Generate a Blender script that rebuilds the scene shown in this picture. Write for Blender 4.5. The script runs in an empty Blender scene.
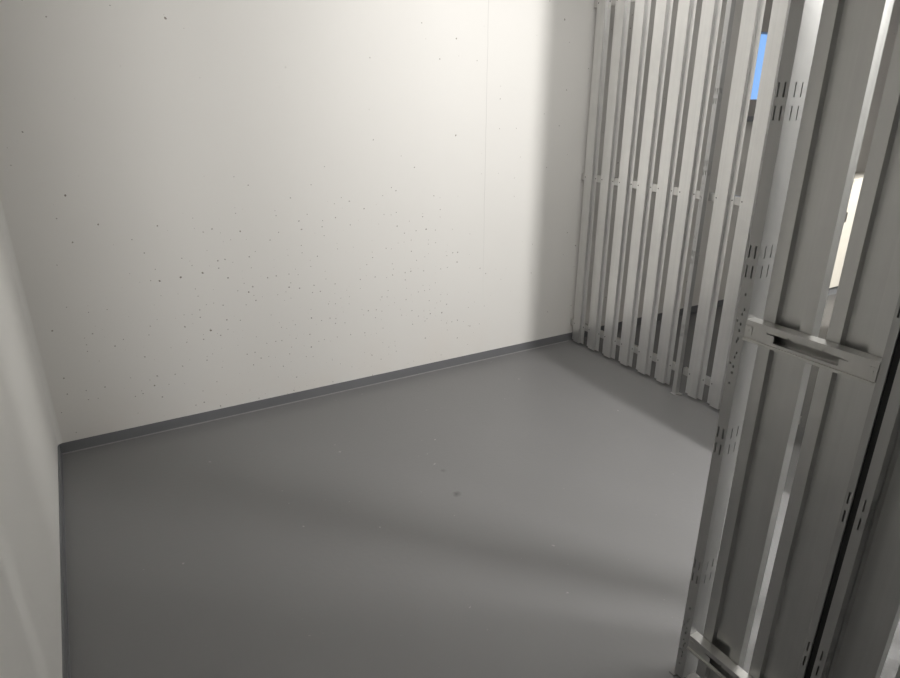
import bpy, bmesh, math, random
from mathutils import Vector, Matrix
random.seed(4)
scene = bpy.context.scene
COL = scene.collection
# Room coordinates used below: x to the right (0 at the slatted partition),
# y from the back wall towards the viewer, z up.  Blender Y is -y.
CEIL = 2.70

# ------------------------------------------------------------------ materials
def new_mat(name):
    m = bpy.data.materials.new(name); m.use_nodes = True
    nt = m.node_tree
    return m, nt, nt.nodes['Principled BSDF']

def N(nt, typ, **kw):
    n = nt.nodes.new(typ)
    for k, v in kw.items():
        if k.startswith('i_'):
            key = k[2:]
            n.inputs[int(key) if key.isdigit() else key.replace('_', ' ')].default_value = v
        else:
            setattr(n, k, v)
    return n

def math_node(nt, op, a, b=None, c=None, clamp=False):
    n = nt.nodes.new('ShaderNodeMath'); n.operation = op; n.use_clamp = clamp
    for i, v in enumerate((a, b, c)):
        if v is None: continue
        if isinstance(v, (int, float)): n.inputs[i].default_value = v
        else: nt.links.new(v, n.inputs[i])
    return n.outputs[0]

def mix_col(nt, fac, a, b):
    n = nt.nodes.new('ShaderNodeMix'); n.data_type = 'RGBA'
    if isinstance(fac, (int, float)): n.inputs[0].default_value = fac
    else: nt.links.new(fac, n.inputs[0])
    for i, v in ((6, a), (7, b)):
        if isinstance(v, tuple): n.inputs[i].default_value = v
        else: nt.links.new(v, n.inputs[i])
    return n.outputs[2]

def pits(nt, vec, scale, keep, r):
    """small air-hole marks: a few random cells carry a dot of random size"""
    v = N(nt, 'ShaderNodeTexVoronoi', i_Scale=scale); v.voronoi_dimensions = '2D'
    nt.links.new(vec, v.inputs['Vector'])
    sep = N(nt, 'ShaderNodeSeparateColor'); nt.links.new(v.outputs['Color'], sep.inputs[0])
    sel = math_node(nt, 'LESS_THAN', sep.outputs[0], keep)
    rad = math_node(nt, 'MULTIPLY_ADD', sep.outputs[1], r * .8, r * .35)
    dot = math_node(nt, 'SUBTRACT', rad, v.outputs['Distance'])
    dot = math_node(nt, 'MULTIPLY', dot, 1.0 / (r * .35), clamp=True)
    return math_node(nt, 'MULTIPLY', dot, sel)

def wall_material(name, base, with_pits):
    m, nt, b = new_mat(name)
    g = N(nt, 'ShaderNodeTexCoord')
    vec = g.outputs['Object']
    n1 = N(nt, 'ShaderNodeTexNoise', i_Scale=1.3, i_Detail=4.0); nt.links.new(vec, n1.inputs['Vector'])
    f = math_node(nt, 'MULTIPLY', n1.outputs[0], .5)
    col = mix_col(nt, f, base, (base[0] * .93, base[1] * .93, base[2] * .92, 1))
    bump_h = N(nt, 'ShaderNodeTexNoise', i_Scale=26.0, i_Detail=5.0); nt.links.new(vec, bump_h.inputs['Vector'])
    bh = math_node(nt, 'MULTIPLY', bump_h.outputs[0], .25)
    if with_pits:
        warp = N(nt, 'ShaderNodeTexNoise', i_Scale=90.0); nt.links.new(vec, warp.inputs['Vector'])
        va = N(nt, 'ShaderNodeVectorMath', operation='MULTIPLY_ADD')
        nt.links.new(warp.outputs['Color'], va.inputs[0]); va.inputs[1].default_value = (.008,) * 3
        nt.links.new(vec, va.inputs[2])
        sx = N(nt, 'ShaderNodeSeparateXYZ'); nt.links.new(vec, sx.inputs[0])
        # the marks are thickest low on the wall, around x = -2
        dx = math_node(nt, 'ADD', sx.outputs[0], 1.75); dz = math_node(nt, 'SUBTRACT', sx.outputs[2], .5)
        d = math_node(nt, 'ADD', math_node(nt, 'MULTIPLY', math_node(nt, 'POWER', dx, 2.0), .55),
                      math_node(nt, 'MULTIPLY', math_node(nt, 'POWER', dz, 2.0), 1.9))
        dens = math_node(nt, 'SUBTRACT', 1.0, d, clamp=True)
        keep1 = math_node(nt, 'MULTIPLY_ADD', dens, .42, .03)
        keep2 = math_node(nt, 'MULTIPLY_ADD', dens, .14, .05)
        s2 = N(nt, 'ShaderNodeSeparateXYZ'); nt.links.new(va.outputs[0], s2.inputs[0])
        flat = N(nt, 'ShaderNodeCombineXYZ'); nt.links.new(s2.outputs[0], flat.inputs[0]); nt.links.new(s2.outputs[2], flat.inputs[1])
        p1 = pits(nt, flat.outputs[0], 26.0, keep1, .09)
        p2 = pits(nt, flat.outputs[0], 10.0, keep2, .05)
        p = math_node(nt, 'MAXIMUM', math_node(nt, 'MULTIPLY', p1, .8), p2)
        # a hairline joint running up the wall
        cn = N(nt, 'ShaderNodeTexNoise', i_Scale=3.5, i_Detail=6.0)
        cz = N(nt, 'ShaderNodeCombineXYZ'); nt.links.new(sx.outputs[2], cz.inputs[2]); nt.links.new(cz.outputs[0], cn.inputs['Vector'])
        cx = math_node(nt, 'MULTIPLY_ADD', cn.outputs[0], .018, sx.outputs[0])
        cd = math_node(nt, 'ABSOLUTE', math_node(nt, 'ADD', cx, .700))
        cr = math_node(nt, 'MULTIPLY', math_node(nt, 'SUBTRACT', .0022, cd), 900.0, clamp=True)
        up = math_node(nt, 'MULTIPLY_ADD', sx.outputs[2], 1.3, -.45, clamp=True)
        cr = math_node(nt, 'MULTIPLY', math_node(nt, 'MULTIPLY', cr, up), .33)
        # faint rusty stain low on the wall
        stn = N(nt, 'ShaderNodeTexNoise', i_Scale=2.6, i_Detail=3.0); nt.links.new(vec, stn.inputs['Vector'])
        low = math_node(nt, 'MULTIPLY_ADD', sx.outputs[2], -2.6, 1.0, clamp=True)
        st = math_node(nt, 'MULTIPLY', math_node(nt, 'MULTIPLY_ADD', stn.outputs[0], 3.0, -1.2, clamp=True), low)
        col = mix_col(nt, math_node(nt, 'MULTIPLY', st, .35), col, (base[0] * .98, base[1] * .90, base[2] * .84, 1))
        col = mix_col(nt, p, col, (.24, .215, .19, 1))
        col = mix_col(nt, cr, col, (.32, .31, .30, 1))
        bh = math_node(nt, 'SUBTRACT', bh, math_node(nt, 'MULTIPLY', p, 1.2))
    nt.links.new(col, b.inputs['Base Color'])
    b.inputs['Roughness'].default_value = .62
    b.inputs['Specular IOR Level'].default_value = .3
    bp = N(nt, 'ShaderNodeBump', i_Strength=.25, i_Distance=.004)
    nt.links.new(bh, bp.inputs['Height']); nt.links.new(bp.outputs[0], b.inputs['Normal'])
    return m

def floor_material():
    m, nt, b = new_mat('grey floor paint')
    g = N(nt, 'ShaderNodeTexCoord'); vec = g.outputs['Object']
    n1 = N(nt, 'ShaderNodeTexNoise', i_Scale=2.2, i_Detail=5.0); nt.links.new(vec, n1.inputs['Vector'])
    col = mix_col(nt, n1.outputs[0], (.160, .158, .160, 1), (.182, .180, .181, 1))
    # pale specks and scuffs
    warp = N(nt, 'ShaderNodeTexNoise', i_Scale=60.0); nt.links.new(vec, warp.inputs['Vector'])
    va = N(nt, 'ShaderNodeVectorMath', operation='MULTIPLY_ADD')
    nt.links.new(warp.outputs['Color'], va.inputs[0]); va.inputs[1].default_value = (.02,) * 3; nt.links.new(vec, va.inputs[2])
    w = pits(nt, va.outputs[0], 9.0, .05, .05)
    w2 = pits(nt, va.outputs[0], 24.0, .025, .06)
    col = mix_col(nt, math_node(nt, 'MULTIPLY', math_node(nt, 'MAXIMUM', w, w2), .5), col, (.42, .40, .38, 1))
    # two dark rubbed marks
    for (mx, my, r, s) in ((-1.585, -1.145, .022, .75), (-1.545, -.96, .016, .45)):
        vd = N(nt, 'ShaderNodeVectorMath', operation='MULTIPLY_ADD'); vd.inputs[1].default_value = (.018, .018, .0)
        wn = N(nt, 'ShaderNodeTexNoise', i_Scale=45.0, i_Detail=4.0); nt.links.new(vec, wn.inputs['Vector'])
        sb = N(nt, 'ShaderNodeVectorMath', operation='SUBTRACT'); nt.links.new(vec, sb.inputs[0]); sb.inputs[1].default_value = (mx, my, 0)
        nt.links.new(wn.outputs['Color'], vd.inputs[0]); nt.links.new(sb.outputs[0], vd.inputs[2])
        ln = N(nt, 'ShaderNodeVectorMath', operation='LENGTH'); nt.links.new(vd.outputs[0], ln.inputs[0])
        f = math_node(nt, 'MULTIPLY', math_node(nt, 'SUBTRACT', r, ln.outputs['Value']), 1 / r, clamp=True)
        col = mix_col(nt, math_node(nt, 'MULTIPLY', f, s), col, (.04, .037, .036, 1))
    nt.links.new(col, b.inputs['Base Color'])
    rr = math_node(nt, 'MULTIPLY_ADD', n1.outputs[0], .12, .36)
    nt.links.new(rr, b.inputs['Roughness'])
    b.inputs['Specular IOR Level'].default_value = .5
    n2 = N(nt, 'ShaderNodeTexNoise', i_Scale=55.0, i_Detail=3.0); nt.links.new(vec, n2.inputs['Vector'])
    bp = N(nt, 'ShaderNodeBump', i_Strength=.15, i_Distance=.003)
    nt.links.new(n2.outputs[0], bp.inputs['Height']); nt.links.new(bp.outputs[0], b.inputs['Normal'])
    return m

def steel_material(name, base, rough, metal=1.0):
    m, nt, b = new_mat(name)
    g = N(nt, 'ShaderNodeTexCoord')
    mp = N(nt, 'ShaderNodeMapping'); mp.inputs['Scale'].default_value = (60, 60, 1.2)
    nt.links.new(g.outputs['Object'], mp.inputs[0])
    n1 = N(nt, 'ShaderNodeTexNoise', i_Scale=1.0, i_Detail=5.0); nt.links.new(mp.outputs[0], n1.inputs['Vector'])
    n3 = N(nt, 'ShaderNodeTexNoise', i_Scale=14.0, i_Detail=4.0); nt.links.new(g.outputs['Object'], n3.inputs['Vector'])
    k = math_node(nt, 'MULTIPLY_ADD', n1.outputs[0], .55, math_node(nt, 'MULTIPLY', n3.outputs[0], .45))
    col = mix_col(nt, k, tuple(c * .86 for c in base) + (1,), tuple(min(1, c * 1.12) for c in base) + (1,))
    nt.links.new(col, b.inputs['Base Color'])
    b.inputs['Metallic'].default_value = metal
    nt.links.new(math_node(nt, 'MULTIPLY_ADD', n3.outputs[0], .16, rough - .08), b.inputs['Roughness'])
    bp = N(nt, 'ShaderNodeBump', i_Strength=.06, i_Distance=.002)
    nt.links.new(n1.outputs[0], bp.inputs['Height']); nt.links.new(bp.outputs[0], b.inputs['Normal'])
    return m

def plain(name, c, rough=.5, metal=0.0):
    m, nt, b = new_mat(name)
    g = N(nt, 'ShaderNodeTexCoord')
    n1 = N(nt, 'ShaderNodeTexNoise', i_Scale=18.0, i_Detail=3.0); nt.links.new(g.outputs['Object'], n1.inputs['Vector'])
    col = mix_col(nt, n1.outputs[0], tuple(x * .95 for x in c) + (1,), tuple(min(1, x * 1.05) for x in c) + (1,))
    nt.links.new(col, b.inputs['Base Color'])
    b.inputs['Roughness'].default_value = rough; b.inputs['Metallic'].default_value = metal
    return m

WALL = (.76, .745, .72, 1)
M_back = wall_material('painted concrete with air holes', WALL, True)
M_wall = wall_material('painted concrete', (.76, .75, .725, 1), False)
M_neigh = M_back
M_ceil = wall_material('white ceiling paint', (.75, .74, .72, 1), False)
M_floor = floor_material()
M_base = plain('grey skirting paint', (.150, .152, .160), .42)
M_bead = plain('pale edge highlight bead', (.30, .295, .29), .4)  # lighter than the skirting to draw its edge highlight
M_steel = steel_material('galvanised steel slat', (.70, .70, .69), .40)
M_slat_lit = steel_material('galvanised partition slat lit tone', (.82, .82, .81), .36)  # same steel as the door slats, lightened as if better lit
M_post = steel_material('galvanised steel profile', (.50, .50, .495), .36, .5)
M_rail = steel_material('galvanised steel rail', (.68, .675, .66), .36)
M_screw = plain('dark screw head', (.10, .10, .10), .4, .6)
M_zinc = plain('dull zinc', (.20, .195, .19), .6, .2)
M_gap_shade = plain('black gap shade', (.008, .008, .009), .7)  # shade between the door stiles, put in as colour
M_frame = plain('grey window frame', (.42, .40, .385), .5)
M_white = plain('white cabinet panel', (.88, .86, .80), .5)
M_plinth = plain('blue grey plinth', (.22, .23, .25), .5)

m, nt, b = new_mat('window glass')
b.inputs['Roughness'].default_value = .02
b.inputs['Base Color'].default_value = (.9, .95, 1, 1)
b.inputs['Transmission Weight'].default_value = 1.0
b.inputs['IOR'].default_value = 1.02
M_glass = m

# ------------------------------------------------------------------ mesh tools
class MB:
    def __init__(self): self.bm = bmesh.new()
    def _v(self, p): return self.bm.verts.new((p[0], -p[1], p[2]))
    def box(self, x0, x1, y0, y1, z0, z1, mi=0):
        v = [self._v((x, y, z)) for x in (x0, x1) for y in (y0, y1) for z in (z0, z1)]
        for f in ((0, 1, 3, 2), (4, 6, 7, 5), (0, 4, 5, 1), (2, 3, 7, 6), (0, 2, 6, 4), (1, 5, 7, 3)):
            self.bm.faces.new([v[i] for i in f]).material_index = mi
    def grid(self, fn, us, vs, holes):
        """flat face through fn(u, v) with rectangular holes punched out"""
        U = sorted(set([us[0], us[1]] + [h[i] for h in holes for i in (0, 1) if us[0] < h[i] < us[1]]))
        V = sorted(set([vs[0], vs[1]] + [h[i] for h in holes for i in (2, 3) if vs[0] < h[i] < vs[1]]))
        P = [[self._v(fn(u, v)) for v in V] for u in U]
        for i in range(len(U) - 1):
            for j in range(len(V) - 1):
                cu, cv = (U[i] + U[i + 1]) / 2, (V[j] + V[j + 1]) / 2
                if any(h[0] < cu < h[1] and h[2] < cv < h[3] for h in holes): continue
                self.bm.faces.new((P[i][j], P[i + 1][j], P[i + 1][j + 1], P[i][j + 1]))
    def ribbon(self, prof, z0, z1):
        """open sheet: prof = list of (x, y), extruded from z0 to z1"""
        a = [self._v((p[0], p[1], z0)) for p in prof]; c = [self._v((p[0], p[1], z1)) for p in prof]
        for i in range(len(prof) - 1):
            self.bm.faces.new((a[i], a[i + 1], c[i + 1], c[i]))
    def prism(self, pts, z0, z1):
        a = [self._v((p[0], p[1], z0)) for p in pts]; c = [self._v((p[0], p[1], z1)) for p in pts]
        n = len(pts)
        self.bm.faces.new(a); self.bm.faces.new(c[::-1])
        for i in range(n): self.bm.faces.new((a[i], c[i], c[(i + 1) % n], a[(i + 1) % n]))
    def disc(self, c, axis, r, h, n=10):
        ring = []
        for s in (0, 1):
            L = []
            for k in range(n):
                t = 2 * math.pi * k / n
                q = (c[0] + axis * h * s, c[1] + r * math.cos(t), c[2] + r * math.sin(t))
                L.append(self._v(q))
            ring.append(L)
        self.bm.faces.new(ring[1])
        for k in range(n):
            self.bm.faces.new((ring[0][k], ring[0][(k + 1) % n], ring[1][(k + 1) % n], ring[1][k]))
    def build(self, name, mats, parent=None, bevel=0, solid=0, origin=None):
        me = bpy.data.meshes.new(name)
        bmesh.ops.remove_doubles(self.bm, verts=self.bm.verts, dist=1e-6)
        bmesh.ops.recalc_face_normals(self.bm, faces=self.bm.faces)
        if origin is not None:
            bmesh.ops.translate(self.bm, verts=self.bm.verts, vec=(-origin[0], origin[1], -origin[2]))
        self.bm.to_mesh(me); self.bm.free()
        for mt in (mats if isinstance(mats, (list, tuple)) else [mats]): me.materials.append(mt)
        o = bpy.data.objects.new(name, me); COL.objects.link(o)
        if origin is not None: o.location = (origin[0], -origin[1], origin[2])
        if parent is not None: o.parent = parent
        if solid:
            s = o.modifiers.new('thickness', 'SOLIDIFY'); s.thickness = solid; s.offset = 0
        if bevel:
            bv = o.modifiers.new('edges', 'BEVEL'); bv.width = bevel; bv.segments = 2; bv.limit_method = 'ANGLE'
        return o

def structure(o): o['kind'] = 'structure'; return o

def thing(name, label, cat, loc, group=None):
    o = bpy.data.objects.new(name, None); COL.objects.link(o)
    o.empty_display_size = .1
    o.location = (loc[0], -loc[1], loc[2])
    o['label'] = label; o['category'] = cat
    if group: o['group'] = group
    return o

# ------------------------------------------------------------------ the setting
SL = .0271                         # the back wall is a little out of square
def yb(x): return .010 + SL * x

X0, X1 = -3.05, 4.2
Y1 = 5.6
f = MB(); f.box(X0 - .2, X1 + .2, -.4, Y1 + .2, -.12, 0); structure(f.build('floor', M_floor))
c = MB(); c.box(X0 - .2, X1 + .2, -.4, Y1 + .2, CEIL, CEIL + .12); structure(c.build('ceiling', M_ceil))
# back wall with a window opening in the next cell
WX0, WX1, WZ0, WZ1 = 1.34, 2.50, 1.44, 2.18
w = MB()
def back_piece(xa, xb, za, zb):
    w.prism([(xa, yb(xa)), (xb, yb(xb)), (xb, yb(xb) - .22), (xa, yb(xa) - .22)], za, zb)
back_piece(X0 - .2, WX0, 0, CEIL); back_piece(WX1, X1 + .2, 0, CEIL)
back_piece(WX0, WX1, 0, WZ0); back_piece(WX0, WX1, WZ1, CEIL)
structure(w.build('wall_back', M_back))
w = MB(); w.box(X0 - .2, X0, -.3, Y1 + .2, 0, CEIL); structure(w.build('wall_left', M_wall))
w = MB(); w.box(X1, X1 + .2, -.1, Y1 + .2, 0, CEIL); structure(w.build('wall_right', M_wall))
w = MB(); w.box(X0, X1, Y1, Y1 + .2, 0, CEIL); structure(w.build('wall_front', M_wall))

# painted skirting and a pale bead that paints an edge highlight along its foot
s = MB()
def strip(xa, xb, t0, t1, za, zb):
    s.prism([(xa, yb(xa) + t0), (xb, yb(xb) + t0), (xb, yb(xb) + t1), (xa, yb(xa) + t1)], za, zb)
strip(X0, X1, -.01, .004, 0, .056)
structure(s.build('baseboard_back', M_base))
s = MB(); s.box(X0 - .01, X0 + .006, yb(X0), 3.6, 0, .056); structure(s.build('baseboard_left', M_base))
s = MB(); strip(X0 + .006, -.01, .004, .0085, 0, .0045); structure(s.build('trim_1', M_bead))
s = MB(); s.box(X0 + .006, X0 + .0105, yb(X0) + .01, 3.6, 0, .0045); structure(s.build('trim_2', M_base))

# softly rounded inner corner of the two concrete walls
s = MB(); R = .028; cy = yb(X0)
arc = [(X0 + R - R * math.cos(a), cy + R - R * math.sin(a)) for a in [math.pi / 2 * i / 14 for i in range(15)]]
s.prism([(X0 - .01, cy - .01), (X0 - .01, cy + R)] + arc + [(X0 + R, cy - .01)], .056, CEIL)
structure(s.build('trim_3', M_wall))

# window of the next cell: frame and pane, daylight sky behind it
fr = MB()
def wy(x, t): return yb(x) + t
def wpiece(xa, xb, za, zb, t0, t1):
    fr.prism([(xa, wy(xa, t0)), (xb, wy(xb, t0)), (xb, wy(xb, t1)), (xa, wy(xa, t1))], za, zb)
wpiece(WX0, WX0 + .09, WZ0, WZ1, -.10, .012); wpiece(WX1 - .09, WX1, WZ0, WZ1, -.10, .012)
wpiece(WX0 + .09, WX1 - .09, WZ0, WZ0 + .11, -.10, .012); wpiece(WX0 + .09, WX1 - .09, WZ1 - .20, WZ1, -.10, .012)
win = structure(fr.build('window_1', M_frame, bevel=.004))
fr = MB(); wpiece(WX0 + .09, WX1 - .09, WZ0 + .11, WZ1 - .20, -.075, -.065)
g = fr.build('pane', M_glass, parent=win)
fr = MB(); wpiece(WX0 - .04, WX1 + .04, WZ0 - .035, WZ0, -.03, .05)
g = fr.build('sill', M_plinth, parent=win)

# unseen blockers added to shape the lamp light: slatted left, solid right
fw = MB()
fw.box(-1.46, -.785, 2.775, 2.79, .02, CEIL)
for xa, xw in ((-.745, .050), (-.667, .050), (-.573, .034)):
    fw.box(xa, xa + xw, 2.775, 2.79, .02, CEIL)
fw.box(-1.46, -1.44, 2.93, Y1 + .1, 0, CEIL)  # added to keep lamp light off the viewer's side
structure(fw.build('light_blocker_left', M_steel))
rw = MB(); rw.box(-.385, .06, 2.30, 2.36, 0, CEIL); rw.box(0, .06, 2.36, 3.6, 0, CEIL)
structure(rw.build('light_blocker_right', M_steel))

# ------------------------------------------------------------------ steel slats
SLAT_W, PITCH = .113, .147
def slat_bm(xp, sgn, y0, z0, z1, lip):
    """hat-section slat; xp = plane of its flanges, sgn = side its raised face points to"""
    d = .016 * sgn
    y1 = y0 + SLAT_W
    prof = [(xp, y0), (xp, y0 + .028), (xp + d, y0 + .030), (xp + d, y0 + .0835), (xp, y0 + .0855), (xp, y1)]
    if lip:
        prof += [(xp + lip * .48 * sgn, y1), (xp + lip * .5 * sgn, y1 - .0012), (xp + lip * sgn, y1 - .0012)]
    mb = MB(); mb.ribbon(prof, z0, z1); return mb

def slat(parent, lip, xp, sgn, y0, z0, z1, rails, mat=None):
    o = slat_bm(xp, sgn, y0, z0, z1, lip).build('slat', mat or M_steel, parent, solid=.0013, origin=None)
    for rz in rails:
        for yy in (y0 + .011, y0 + SLAT_W - .010):
            mb = MB(); mb.disc((xp + .0005 * sgn, yy, rz), sgn, .0032, .0015)
            mb.build('screw', M_screw, o)
    return o

def rehome(root):
    """parts are modelled in room coordinates; keep them there under the moved empty"""
    inv = Matrix.Translation(-root.location)
    for ch in root.children:
        ch.matrix_parent_inverse = inv

RZ = (.140, 1.107, 2.070)
# --- partition along the right side of the cell, raised faces towards the room
def partition_panel(name_label, ys, y_from, y_to, group):
    root = thing('slatted_screen', name_label, 'screen', (0.01, (y_from + y_to) / 2, 0), group)
    for y0 in ys: slat(root, 0, 0.0, -1, y0, .022, 2.235, RZ, M_slat_lit)
    for rz in RZ:
        r = MB(); r.box(.0015, .026, y_from, y_to, rz - .021, rz + .021)
        r.build('rail', M_rail, root, bevel=.002)
    rehome(root); return root

partition_panel('tall galvanised slatted partition panel meeting the white back wall', [.041 + PITCH * k for k in range(6)], .0125, .9395, None)
partition_panel('galvanised slatted partition panel in front of the blue window, right of the slotted upright', [1.004, 1.151, 1.292, 1.410, 1.533], .9665, 1.648, None)
partition_panel('slatted partition panel glimpsed low down through the gap between the door slats', [1.702, 1.849, 1.996], 1.702, 2.28, None)

def slot_post(parent, name, x0, x1, y0, y1, z0, z1, slots_z, pin_z, cols, mat):
    """square tube upright with slots punched in the web (x0 face) and in the +y face"""
    mb = MB()
    wy_, wx_ = y1 - y0, x1 - x0
    hy, hx = [], []
    for z in slots_z:
        for q in cols:
            hy.append((y0 + wy_ * q - .0017, y0 + wy_ * q + .0017, z - .014, z + .014))
        for q in (.35, .72):
            hx.append((x0 + wx_ * q - .0015, x0 + wx_ * q + .0015, z - .014, z + .014))
    for z in pin_z:
        for (q, dz) in ((.5, .065), (.62, .03), (.5, .018), (.2, .0), (.52, -.006), (.5, -.022), (.42, -.05)):
            hy.append((y0 + wy_ * q - .0017, y0 + wy_ * q + .0017, z + dz - .003, z + dz + .003))
    mb.grid(lambda u, v: (x0, u, v), (y0, y1), (z0, z1), hy)
    mb.grid(lambda u, v: (u, y1, v), (x0, x1), (z0, z1), hx)
    mb.grid(lambda u, v: (x1, u, v), (y0, y1), (z0, z1), [])
    mb.grid(lambda u, v: (u, y0, v), (x0, x1), (z0, z1), [])
    mb.grid(lambda u, v: (u, v, z1), (x0, x1), (y0, y1), [])
    mb.grid(lambda u, v: (u, v, z0), (x0, x1), (y0, y1), [])
    return mb.build(name, mat, parent)

SLZ = []
for base in (2.05, 1.582, 1.2475, .7915, .3835):
    SLZ += [base - .0225, base + .0225]
up = thing('slotted_upright', 'thin slotted steel upright standing between the two partition panels', 'post', (-.02, .951, 0))
slot_post(up, 'post', -.034, -.004, .9405, .9655, .003, 2.6, SLZ, (1.107, .90, 1.75), (.2, .68), M_post)
p = MB(); p.box(-.040, .004, .934, .985, .0, .003); p.disc((-.018, .976, .0045), 1, .006, .004)
p.build('foot_plate', M_rail, up)
rehome(up)

# --- door leaf in the foreground: its rails are on the near side, raised faces turned away
XF = -1.50
def chan_rail(parent, y0, y1, rz, slot=None):
    """channel rail: web with a long cut-out, top flange, bottom flange with a small lip"""
    zt, zb = rz + .022, rz - .020
    holes = []
    if slot:
        holes.append((slot[0], slot[1], rz - .013, rz + .007))
        holes.append((slot[0] - .018, slot[0], rz + .0035, rz + .0065))
        holes.append((slot[1], slot[1] + .018, rz + .0035, rz + .0065))
        holes.append((slot[0] + .030, slot[0] + .036, rz + .007, rz + .012))
        holes.append((slot[1] - .036, slot[1] - .030, rz + .007, rz + .012))
    mb = MB()
    mb.grid(lambda u, v: (XF - .001, u, v), (y0, y1), (zb, zt), holes)
    mb.grid(lambda u, v: (v, u, zt), (y0, y1), (XF - .001, XF + .0275), [])
    mb.grid(lambda u, v: (v, u, zb), (y0, y1), (XF - .006, XF + .0275), [])
    mb.grid(lambda u, v: (XF - .006, u, v), (y0, y1), (zb, zb - .006), [])
    mb.grid(lambda u, v: (XF + .0275, u, v), (y0, y1), (zb, zt), [])
    for ye in (y0, y1): mb.grid(lambda u, v: (u, ye, v), (XF - .001, XF + .0275), (zb, zt), [])
    return mb.build('rail', M_rail, parent, solid=.0010)

leaf = thing('slatted_door_leaf', 'galvanised slatted door leaf in the foreground with a slotted post at its edge', 'door', (XF + .03, 2.42, 0))
pst = slot_post(leaf, 'post', XF, XF + .060, 2.2445, 2.2735, .004, 2.24, SLZ, (1.107, 1.00, .19, .10), (.2, .68), M_post)
fp = MB()
fp.prism([(XF - .012, 2.236), (XF + .01, 2.228), (XF + .034, 2.236), (XF + .034, 2.252), (XF + .01, 2.258), (XF - .012, 2.252)], 0, .0035)
fp.prism([(XF + .012, 2.276), (XF + .030, 2.272), (XF + .050, 2.276), (XF + .050, 2.30), (XF + .030, 2.305), (XF + .012, 2.30)], 0, .004)
fp.build('foot_plate', M_zinc, pst)
for k, y0 in enumerate((2.294, 2.4385)):
    slat(leaf, .029, XF + .0295, 1, y0, .030, 2.235, RZ)
for rz in (.150, 1.095, 2.07):
    chan_rail(leaf, 2.274, 2.562, rz, (2.345, 2.488))
    for (ya, yc) in ((2.2745, 2.292), (2.546, 2.5625)):     # riveted end tabs
        t = MB(); t.box(XF - .0032, XF - .0016, ya, yc, rz - .010, rz + .010); t.disc((XF - .0032, (ya + yc) / 2, rz), -1, .0026, .0012)
        t.build('end_tab', M_rail, leaf)
slot_post(leaf, 'stile', XF, XF + .026, 2.5630, 2.5775, .012, 2.24, SLZ, (), (.5,), M_post)
sl = MB(); sl.box(XF + .004, XF + .012, 2.5777, 2.5918, .015, 2.24); sl.build('gap_shade_strip', M_gap_shade, leaf)  # black strip standing in for the shade in the gap
rehome(leaf)

leaf2 = thing('slatted_door_leaf', 'slatted door leaf at the right edge, nearest the viewer beyond the black gap', 'door', (XF + .03, 2.75, 0))
slot_post(leaf2, 'stile', XF, XF + .026, 2.592, 2.6125, .012, 2.24, SLZ, (), (.5,), M_post)
for y0 in (2.586, 2.732): slat(leaf2, .029, XF + .0295, 1, y0, .030, 2.235, RZ)
slot_post(leaf2, 'stile', XF, XF + .026, 2.862, 2.884, .012, 2.24, SLZ, (), (.5,), M_post)
for rz in (.150, 1.095, 2.07):
    chan_rail(leaf2, 2.613, 2.862, rz, (2.67, 2.81))
    t = MB(); t.box(XF - .0032, XF - .0016, 2.613, 2.630, rz - .010, rz + .010); t.disc((XF - .0032, 2.6215, rz), -1, .0026, .0012)
    t.build('end_tab', M_rail, leaf2)
rehome(leaf2)

# --- white cabinet far behind, seen through the gap between the door slats
cab = thing('cabinet', 'white waist-high cabinet on a blue grey plinth, seen through the door slats', 'cabinet', (2.75, .15, 0))
q = MB(); q.box(2.25, 3.25, -.02 + .12, .32, 0, .07); q.build('plinth', M_plinth, cab)
q = MB(); q.box(2.24, 3.26, .11, .33, .07, .965); q.build('body', M_white, cab, bevel=.004)
for (a, d) in ((2.25, 2.747), (2.753, 3.25)):
    q = MB(); q.box(a, d, .331, .345, .08, .955); q.build('door', M_white, cab, bevel=.002)
rehome(cab)

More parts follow.
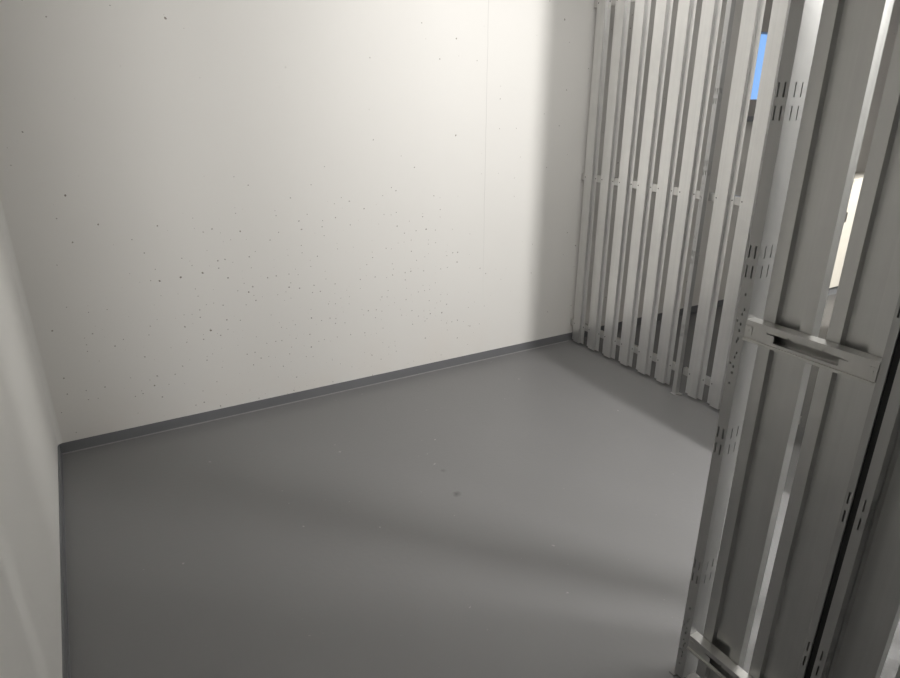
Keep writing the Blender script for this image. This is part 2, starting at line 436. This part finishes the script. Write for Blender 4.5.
# ------------------------------------------------------------------ lights
def area(name, loc, sx, sy, power, col=(1, .95, .88), rot=(0, 0, 0), spread=180):
    d = bpy.data.lights.new(name, 'AREA'); d.shape = 'RECTANGLE'; d.size = sx; d.size_y = sy
    d.energy = power; d.color = col; d.spread = math.radians(spread)
    o = bpy.data.objects.new(name, d); COL.objects.link(o); o.location = (loc[0], -loc[1], loc[2]); o.rotation_euler = rot
    return o
def point(name, loc, power, r, col=(1, .95, .88)):
    d = bpy.data.lights.new(name, 'POINT'); d.energy = power; d.shadow_soft_size = r; d.color = col
    o = bpy.data.objects.new(name, d); COL.objects.link(o); o.location = (loc[0], -loc[1], loc[2])
    return o
# bulb outside the cell entrance: throws the hard-edged wedge of light across floor and wall
for k, e in enumerate((142, 50, 19, 9, 6, 5)):
    point('entrance_tube_lamp', (-.40, 2.96 + .12 * k, 2.18), e, .021 if k == 0 else .034, (1, .985, .96))
# soft fill lights added near the ceiling to lift the ambient level
area('cell_fill_light', (-.85, 1.25, 2.66), 1.0, 1.0, 14.5, (1, .985, .96))
area('next_cell_fill_light', (1.5, 1.3, 2.66), .8, .8, 4, (1, .96, .92))
d = bpy.data.lights.new('next_cell_spot', 'SPOT'); d.energy = 420; d.spot_size = math.radians(37); d.spot_blend = .06; d.shadow_soft_size = .08; d.color = (1, .95, .86)
o = bpy.data.objects.new('next_cell_spot', d); COL.objects.link(o); o.location = (2.75, -2.3, 2.5)
o.rotation_euler = (Vector((2.75, -.55, 0)) - o.location).to_track_quat('-Z', 'Y').to_euler()

wld = bpy.data.worlds.new('daylight'); scene.world = wld; wld.use_nodes = True
bg = wld.node_tree.nodes['Background']
bg.inputs[0].default_value = (.31, .54, .98, 1); bg.inputs[1].default_value = .97

# ------------------------------------------------------------------ camera
cd = bpy.data.cameras.new('camera'); cam = bpy.data.objects.new('camera', cd); COL.objects.link(cam)
cd.sensor_width = 36; cd.lens = 633 / 900 * 36; cd.clip_start = .02
cam.location = (-2.7747, -3.1026, 1.6)
n_ = Vector((.8617, .5073)); th = math.atan(247 / 633)
fx, fy = .50731, .86177
fwd = Vector((fx * math.cos(th), fy * math.cos(th), -math.sin(th)))
cam.rotation_euler = fwd.to_track_quat('-Z', 'Y').to_euler()
scene.camera = cam
scene.cycles.sample_clamp_indirect = 1.5
scene.cycles.blur_glossy = 1.0

scene.view_settings.view_transform = 'Standard'
scene.view_settings.look = 'None'
scene.view_settings.exposure = .13
scene.view_settings.gamma = 1
scene.view_settings.use_curve_mapping = False
